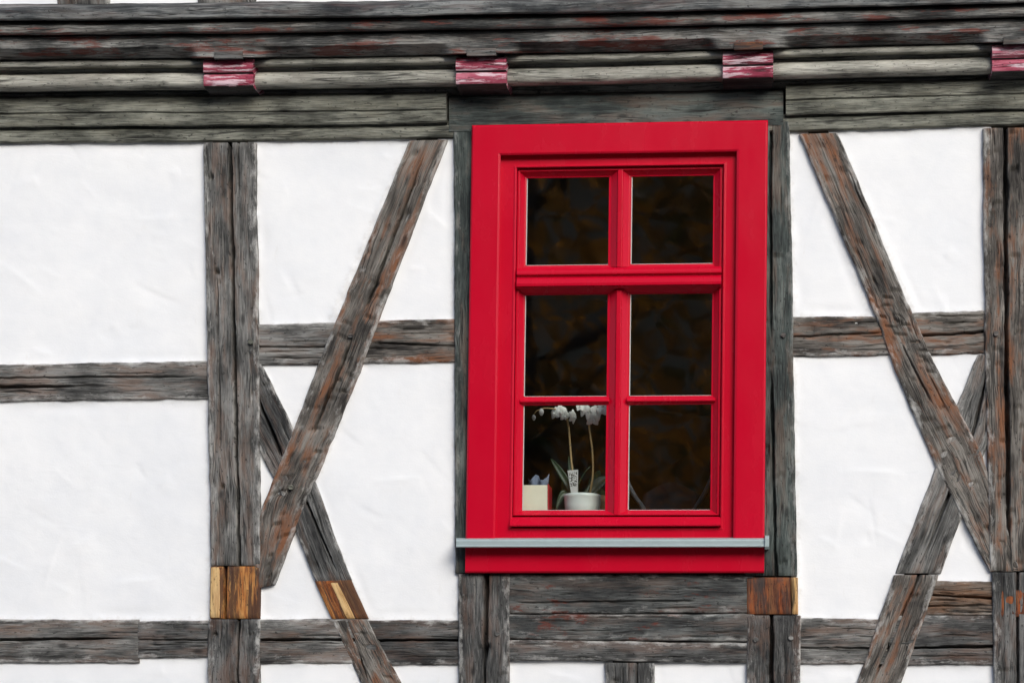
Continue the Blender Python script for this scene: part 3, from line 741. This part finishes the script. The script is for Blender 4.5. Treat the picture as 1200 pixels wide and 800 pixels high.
def mitred(names, o, i, prof, **k):
    (x0, y0, x1, y1), (u0, v0, u1, v1) = o, i
    a, b, c, d = (x0, y0), (x1, y0), (x1, y1), (x0, y1); e, f, g, h = (u0, v0), (u1, v0), (u1, v1), (u0, v1)
    for nm, s in zip(names, ((a, b, e, f), (b, c, f, g), (c, d, g, h), (d, a, h, e))):
        if nm: member(nm, *s, prof, caps=False, **k)
# casing: flat boards butted at head (mitred below the sill is hidden)
cas = [(0, -.02), (0, .040), (.05, .045), (.93, .045), (1, .041), (1, .0)]
mitred(('casing_board', 'casing_board', None, 'casing_board'), (549, 144, 897, 640), (583.5, 180, 860.5, 634), cas)
member('apron_board', (549, 671), (897, 671), (549, 634), (897, 634), [(0, -.02), (0, .038), (.06, .043), (1, .043), (1, -.02)])
# fixed frame, set back
fix = [(-.25, -.04), (-.25, .020), (.80, .020), (.90, .023), (1, .018), (1, -.04)]
mitred(('frame_member', 'frame_member', 'frame_member', 'frame_member'), (583.5, 180, 860.5, 632), (603, 195.5, 845, 617.5), fix)
# sashes: upper light and lower casement
sash = [(-.3, -.045), (-.3, -.012), (.02, -.012), (.04, .007), (.10, .009), (.30, .009), (.36, .004), (.85, -.012), (1, -.013), (1, -.045)]
def sash_frame(o, i):
    mitred(('sash_rail', 'sash_stile', 'sash_rail', 'sash_stile'), o, i, sash, bw=.0010)
sash_frame((603, 196, 845, 323), (614.5, 207.5, 833.5, 310))
sash_frame((603, 333, 845, 604), (614.5, 345, 833.5, 597.5))
# meeting bars down the middle
bar = [(0, -.045), (0, -.013), (.10, -.012), (.36, .004), (.40, .010), (.60, .010), (.64, .004), (.90, -.012), (1, -.013), (1, -.045)]
member('mullion', (711, 198), (711, 313), (737.5, 198), (737.5, 313), bar, bw=.0010)
member('mullion', (711, 340), (711, 603), (737.5, 340), (737.5, 603), bar, bw=.0010)
gb = [(0, -.04), (0, -.013), (.12, -.010), (.42, .003), (.58, .003), (.88, -.010), (1, -.013), (1, -.04)]
for x0, x1 in ((610, 714), (734.5, 838)):
    member('glazing_bar', (x0, 464), (x1, 464), (x0, 474.5), (x1, 474.5), gb, bw=.0010)
# transom moulding and weather bar
tr = [(0, -.02), (0, .018), (.10, .026), (.22, .030), (.30, .030), (.36, .022), (.44, .020), (.52, .026), (.72, .034), (.86, .033), (.90, .024), (1, .018), (1, -.02)]
member('transom', (604, 313.5), (844, 313.5), (604, 337.5), (844, 337.5), tr, bw=.0008)
wb = [(0, -.02), (0, .012), (.15, .020), (.80, .040), (.95, .039), (1, .034), (1, -.02)]
member('weather_bar', (600, 605.3), (846, 605.3), (600, 616.5), (846, 616.5), wb, bw=.0010)
# metal sill with rolled nose
sp = [(0, -.02), (.10, .05), (.16, .080), (.24, .086), (.36, .088), (.72, .088), (.78, .090), (.90, .090), (.96, .086), (.97, .078), (.86, .074), (.86, -.02)]
member('metal_sill', (538, 629), (901, 629), (538, 641.5), (901, 641.5), sp, M['zinc'], bw=.0008)
member('sill_end_cap', (897.5, 627), (902.5, 627), (897.5, 643.5), (902.5, 643.5), [(0, .0), (.05, .09), (.2, .096), (.8, .096), (1, .088), (1.0, .0)], M['zinc'], bw=.0008)
# panes and their spacers
panes = [(614.5, 207.5, 711, 310), (737.5, 207.5, 833.5, 310), (614.5, 345, 711, 464), (737.5, 345, 833.5, 464), (614.5, 474.5, 711, 597.5), (737.5, 474.5, 833.5, 597.5)]
for x0, y0, x1, y1 in panes:
    for dg in (-.014,):
        V = [WP(x, y, dg) for x, y in ((x0 - 2, y0 - 2), (x1 + 2, y0 - 2), (x1 + 2, y1 + 2), (x0 - 2, y1 + 2))]
        V += [v + np.array([0, .004, 0]) for v in V]
        link('pane', mesh('pane', V, [(3, 2, 1, 0)], False), win, M['glass'])
    x0, y0, x1, y1 = x0 + 1.1, y0 - .2, x1 + .6, y1 - .5
    for a, b, c, d in (((x0, y0), (x0, y1), (x0 - 3, y0), (x0 - 3, y1)), ((x1, y0), (x1, y1), (x1 + 3, y0), (x1 + 3, y1)), ((x0, y0), (x1, y0), (x0, y0 - 3), (x1, y0 - 3)), ((x0, y1), (x1, y1), (x0, y1 + 3), (x1, y1 + 3))):
        member('glass_spacer', a, b, c, d, [(0, -.016), (0, -.034), (1, -.034), (1, -.016)], M['spacer'], bw=0)

# ------------------------------------------------------------------ inside the window
ZB = float(P(650, 606, -.1)[2])                       # top of the inner window board
bd = link('window_board', box_mesh('window_board', OX0 - .05, OX1 + .05, .048, .34, ZB - .035, ZB), win, M['board'])
def IN(px, py, y): return Vector(P(px, py, -y))
def lathe(prof, n=28):
    V = []; F = []
    for r, z in prof:
        for k in range(n): V.append((r * math.cos(2 * math.pi * k / n), r * math.sin(2 * math.pi * k / n), z))
    for i in range(len(prof) - 1):
        for k in range(n): F.append((i * n + k, i * n + (k + 1) % n, (i + 1) * n + (k + 1) % n, (i + 1) * n + k))
    F.append(tuple(range(n - 1, -1, -1)))
    return V, F
YP = .115
c = IN(682.5, 600, YP)
orchid = empty('potted_orchid', (c.x, YP, ZB), 'white orchid with two arching stems in a low white pot behind the glass', 'orchid')
top = IN(682.5, 580, YP).z - ZB
k = S * 1.02 * (1 + YP / CD)
R0 = 21.5 * k
link('pot', mesh('pot', *lathe([(R0 * .80, 0), (R0 * .88, .006), (R0 * .95, top * .5), (R0 * .98, top * .85), (R0 * 1.0, top * .88), (R0 * 1.0, top), (R0 * .92, top), (R0 * .9, top - .012), (.001, top - .012)])), orchid, M['pot'])
def loc(px, py, y=YP): v = IN(px, py, y); return Vector((v.x - c.x, v.y - YP, v.z - ZB))
def add_part(name, VF, mat, parent=orchid, smooth=True):
    return link(name, mesh(name, VF[0], VF[1], smooth), parent, M[mat])
s1 = [loc(676, 585), loc(672, 560), loc(669.5, 540, 0.120), loc(668, 520, 0.125), loc(666.5, 500, 0.125), loc(664, 488, 0.120), loc(657, 481, 0.115), loc(648, 478.5, 0.105), loc(638, 478, 0.100), loc(629, 481, 0.095), loc(625, 486, 0.095)]
add_part('stem', tube(s1, [.0035] * 6 + [.003, .0025, .002, .0016, .0013], 8), 'stem')
s2 = [loc(690, 585), loc(694.5, 560), loc(695, 545), loc(694, 525, 0.125), loc(691, 505, 0.125), loc(690, 492, 0.125), loc(693, 482, 0.125), loc(700, 477, 0.115), loc(708, 476, 0.110)]
add_part('stem', tube(s2, [.0035] * 6 + [.003, .0025, .002], 8), 'stem')
add_part('stem', tube([loc(672, 585), loc(680, 562, 0.105), loc(686, 552, 0.100), loc(692, 546, 0.095)], [.0025, .002, .0018, .0012], 6), 'leaf')
for px, py in ((668, 522), (693.5, 526)):
    p = loc(px, py, 0.125); add_part('stem_clip', tube([p + Vector((-.005, 0, -.003)), p + Vector((.005, 0, .003))], .0035, 8), 'clip')
def leaf(p0, p1, wid, droop, lean=0.0):
    V = []; F = []; n = 12
    d = p1 - p0; side = Vector((d.z, 0, -d.x)).normalized()
    for i in range(n + 1):
        t = i / n; cc = p0 + d * t + Vector((0, lean * t, droop * 4 * t * (1 - t)))
        w = wid * (math.sin(math.pi * min(1, .12 + .88 * t)) ** .7)
        for s in (-1, -.5, 0, .5, 1): V.append(cc + side * w * s + Vector((0, -abs(s) * w * .45, 0)))
    for i in range(n):
        for j in range(4): F.append((i * 5 + j, i * 5 + j + 1, i * 5 + j + 6, i * 5 + j + 5))
    return [tuple(v) for v in V], F
for a, b, w, dr, ln in [((674, 583), (644, 535), .012, .008, .03), ((672, 584), (657, 560), .022, .01, .05), ((676, 583), (664, 530), .012, .0, .06), ((688, 583), (712, 556), .020, .015, .05), ((684, 583), (709, 575), .020, .02, .09), ((670, 586), (652, 600), .013, .04, -.02), ((690, 582), (700, 545), .016, .01, .10)]:
    o = add_part('leaf', leaf(loc(*a, 0.135), loc(*b, 0.135), w, dr, ln), 'leaf'); 
    so_ = o.modifiers.new('thickness', 'SOLIDIFY'); so_.thickness = .0015
def flower(ctr, r, face, seed):
    g = random.Random(seed); parts = []
    f = Vector(face).normalized(); u = f.cross(Vector((0, 0, 1))).normalized(); w = u.cross(f)
    for q in range(5):
        a = math.pi / 2 + q * 2 * math.pi / 5 + g.uniform(-.15, .15); L = r * g.uniform(.85, 1.12); wd = r * (.55 if q in (1, 4) else .38)
        dirv = u * math.cos(a) + w * math.sin(a); sd = f.cross(dirv); V = []; F = []
        for i in range(6):
            t = i / 5; ww = wd * math.sin(math.pi * (.10 + .86 * t)) ** .8
            for s in (-1, -.3, .3, 1): V.append(tuple(ctr + dirv * L * t + sd * ww * s + f * (r * (.25 * t - .4 * t * t) - abs(s) * r * .10 + g.uniform(-.04, .04) * r)))
        for i in range(5):
            for j in range(3): F.append((i * 4 + j, i * 4 + j + 1, i * 4 + j + 5, i * 4 + j + 4))
        parts.append((V, F))
    lip = tube([ctr + f * r * .1, ctr + f * r * .4 - w * r * .15, ctr + f * r * .35 - w * r * .4], [r * .14, r * .2, r * .05], 6); parts.append(lip)
    return join([( [tuple(x) for x in v], q) for v, q in parts])
for i, (px, py, r, fc) in enumerate([(650, 484, .020, (-.5, -.8, -.1)), (657, 482, .022, (.1, -.9, -.3)), (662, 487, .017, (.3, -.8, -.5)), (672, 488, .022, (.9, -.5, -.2)), (684, 480, .022, (-.6, -.8, .0)), (690, 483, .016, (.1, -1, -.2)), (695, 491, .024, (.2, -.9, -.4)), (699, 481, .022, (.5, -.8, .1)), (706, 479, .022, (.0, -1, .0)), (680, 476, .016, (0, -1, .3))]):
    o = add_part('flower', flower(loc(px, py, 0.110), r * 1.08, fc, i), 'petal')
for px, py, r in ((625.5, 489, .0085), (634.5, 482.5, .0105)):
    cc = loc(px, py, 0.095); V, F = lathe([(.0008, -1.25), (.45, -1.05), (.85, -.5), (.98, .0), (.8, .55), (.45, .95), (.0008, 1.15)], 12)
    add_part('bud', ([(cc.x + x * r * .85, cc.y + y * r * .85, cc.z + z * r) for x, y, z in V], F), 'petal')
# printed tag stuck in the pot
t0, t1, t2, t3 = loc(665, 551, 0.100), loc(677.5, 550, 0.100), loc(677, 583, 0.100), loc(670, 583, 0.100)
def slab(q, th):
    V = [tuple(v) for v in q] + [tuple(v + Vector((0, th, 0))) for v in q]
    return V, [(0, 1, 2, 3), (7, 6, 5, 4), (0, 4, 5, 1), (1, 5, 6, 2), (2, 6, 7, 3), (3, 7, 4, 0)]
tg = add_part('plant_tag', slab([t0, t1, t2, t3], .0012), 'tagplain', smooth=False)
def mixq(a, b, t): return a + (b - a) * t
pq = [mixq(t0, t3, .08) + Vector((.003, -.0006, 0)), mixq(t1, t2, .08) + Vector((-.003, -.0006, 0)), mixq(t1, t2, .58) + Vector((-.003, -.0006, 0)), mixq(t0, t3, .58) + Vector((.002, -.0006, 0))]
link('tag_print', mesh('tag_print', *slab(pq, .0004), False), tg, M['tag'])
# small clay pot peeping out at the right of the white one
cp = IN(703, 600, .19)
add = empty('clay_pot', (cp.x, .19, ZB), 'small brown clay pot half hidden behind the white orchid pot', 'pot')
hp = IN(703, 581, .19).z - ZB
link('pot_body', mesh('pot_body', *lathe([(.018, 0), (.020, .004), (.026, hp * .7), (.029, hp * .72), (.030, hp), (.026, hp), (.024, hp * .8), (.001, hp * .8)], 20)), add, M['terracotta'])
# cream box with a red side
b0, b1_ = IN(609, 600, .065), IN(641.5, 568, .065)
cb = empty('cream_box', ((b0.x + b1_.x) / 2, .065, ZB), 'cream square box with a red right side at the left window corner', 'box')
hw = (b1_.x - b0.x) / 2; hh = b1_.z - ZB
def local_box(name, x0, x1, y0, y1, z0, z1, par, m): return bevel(link(name, box_mesh(name, x0, x1, y0, y1, z0, z1), par, M[m]), .0012)
local_box('front_wall', -hw, hw, 0, .003, 0, hh, cb, 'cream'); local_box('back_wall', -hw, hw, .087, .09, 0, hh, cb, 'cream')
local_box('side_wall', -hw, -hw + .003, .0032, .0868, 0, hh, cb, 'cream'); local_box('side_wall', hw + .0002, hw + .005, -.001, .091, 0, hh + .003, cb, 'redside')
local_box('base', -hw + .0032, hw - .0002, .0032, .0868, 0, .003, cb, 'cream')
# tissue in the box
V = []; F = []; n = 9
tl = IN(630, 560, .11)
tz = tl.z - ZB
tp = bpy.data.objects.new('tissue', None)
for i in range(n):
    for j in range(n):
        u, v = i / (n - 1) - .5, j / (n - 1)
        zt = hh * .35 + v * (tz + .028 - hh * .35) * (1 - .30 * abs(math.sin(u * 6 + .4)) * v)
        V.append((u * (.045 + .03 * v), .02 * math.sin(u * 14 + v * 2) * (.4 + v) + .01 * v, zt))
for i in range(n - 1):
    for j in range(n - 1): F.append((i * n + j, i * n + j + 1, (i + 1) * n + j + 1, (i + 1) * n + j))
bpy.data.objects.remove(tp)
tis = link('paper_tissue', mesh('paper_tissue', V, F), None, M['paper']); tis.location = (tl.x, .11, ZB)
mo = tis.modifiers.new('thickness', 'SOLIDIFY'); mo.thickness = .0008
tag(tis, 'pale blue crumpled tissue sticking up out of the cream box', 'tissue')
# chair standing in the room behind the right lower pane
ch = empty('tubular_chair', (float(P(784, 600, -.8)[0]), .85, 1.65), 'dark chair with curved pale metal tubes behind the lower right pane', 'chair')
zt = float(P(784, 562, -.75)[2]) - 1.65
W2 = float(P(834, 600, -.8)[0] - P(736, 600, -.8)[0]) / 2 + .02
CHO = Vector(ch.location)
for pix in ([(716, 500), (727, 545), (742, 578), (756, 600), (768, 640), (764, 720)], [(852, 496), (838, 548), (827, 575), (813, 600), (801, 640), (806, 720)]):
    pts = [IN(a, b, .48 + .05 * n) - CHO for n, (a, b) in enumerate(pix)]
    pts.append(Vector((pts[-1].x, pts[-1].y, 0)))
    fine_pts = []
    for q in range(len(pts) - 1):
        p0, p1, p2, p3_ = pts[max(q - 1, 0)], pts[q], pts[q + 1], pts[min(q + 2, len(pts) - 1)]
        for w_ in range(5):
            t_ = w_ / 5
            fine_pts.append(.5 * ((2 * p1) + (p2 - p0) * t_ + (2 * p0 - 5 * p1 + 4 * p2 - p3_) * t_ ** 2 + (3 * p1 - p0 - 3 * p2 + p3_) * t_ ** 3))
    fine_pts.append(pts[-1])
    link('frame_tube', mesh('frame_tube', *tube(fine_pts, .0085, 10)), ch, M['chrome'])
V, F = [], []
for i in range(13):
    a = -1 + i / 6
    for z, y in ((zt - .45, .02), (zt - .1, .06), (zt + .02 - .05 * a * a, .08)): V.append((a * W2 * .62, y + .06 * (1 - a * a), z))
for i in range(12):
    for j in range(2): F.append((i * 3 + j, i * 3 + j + 1, i * 3 + j + 4, i * 3 + j + 3))
br = link('backrest', mesh('backrest', V, F), ch, M['seat']); mo = br.modifiers.new('thickness', 'SOLIDIFY'); mo.thickness = .03
bevel(link('seat', box_mesh('seat', -W2 * .8, W2 * .8, -.15, .3, zt - .52, zt - .45), ch, M['seat']), .02, 3)

print('triangles', sum(sum(len(p.vertices) - 2 for p in o.data.polygons) for o in bpy.data.objects if o.type == 'MESH'))
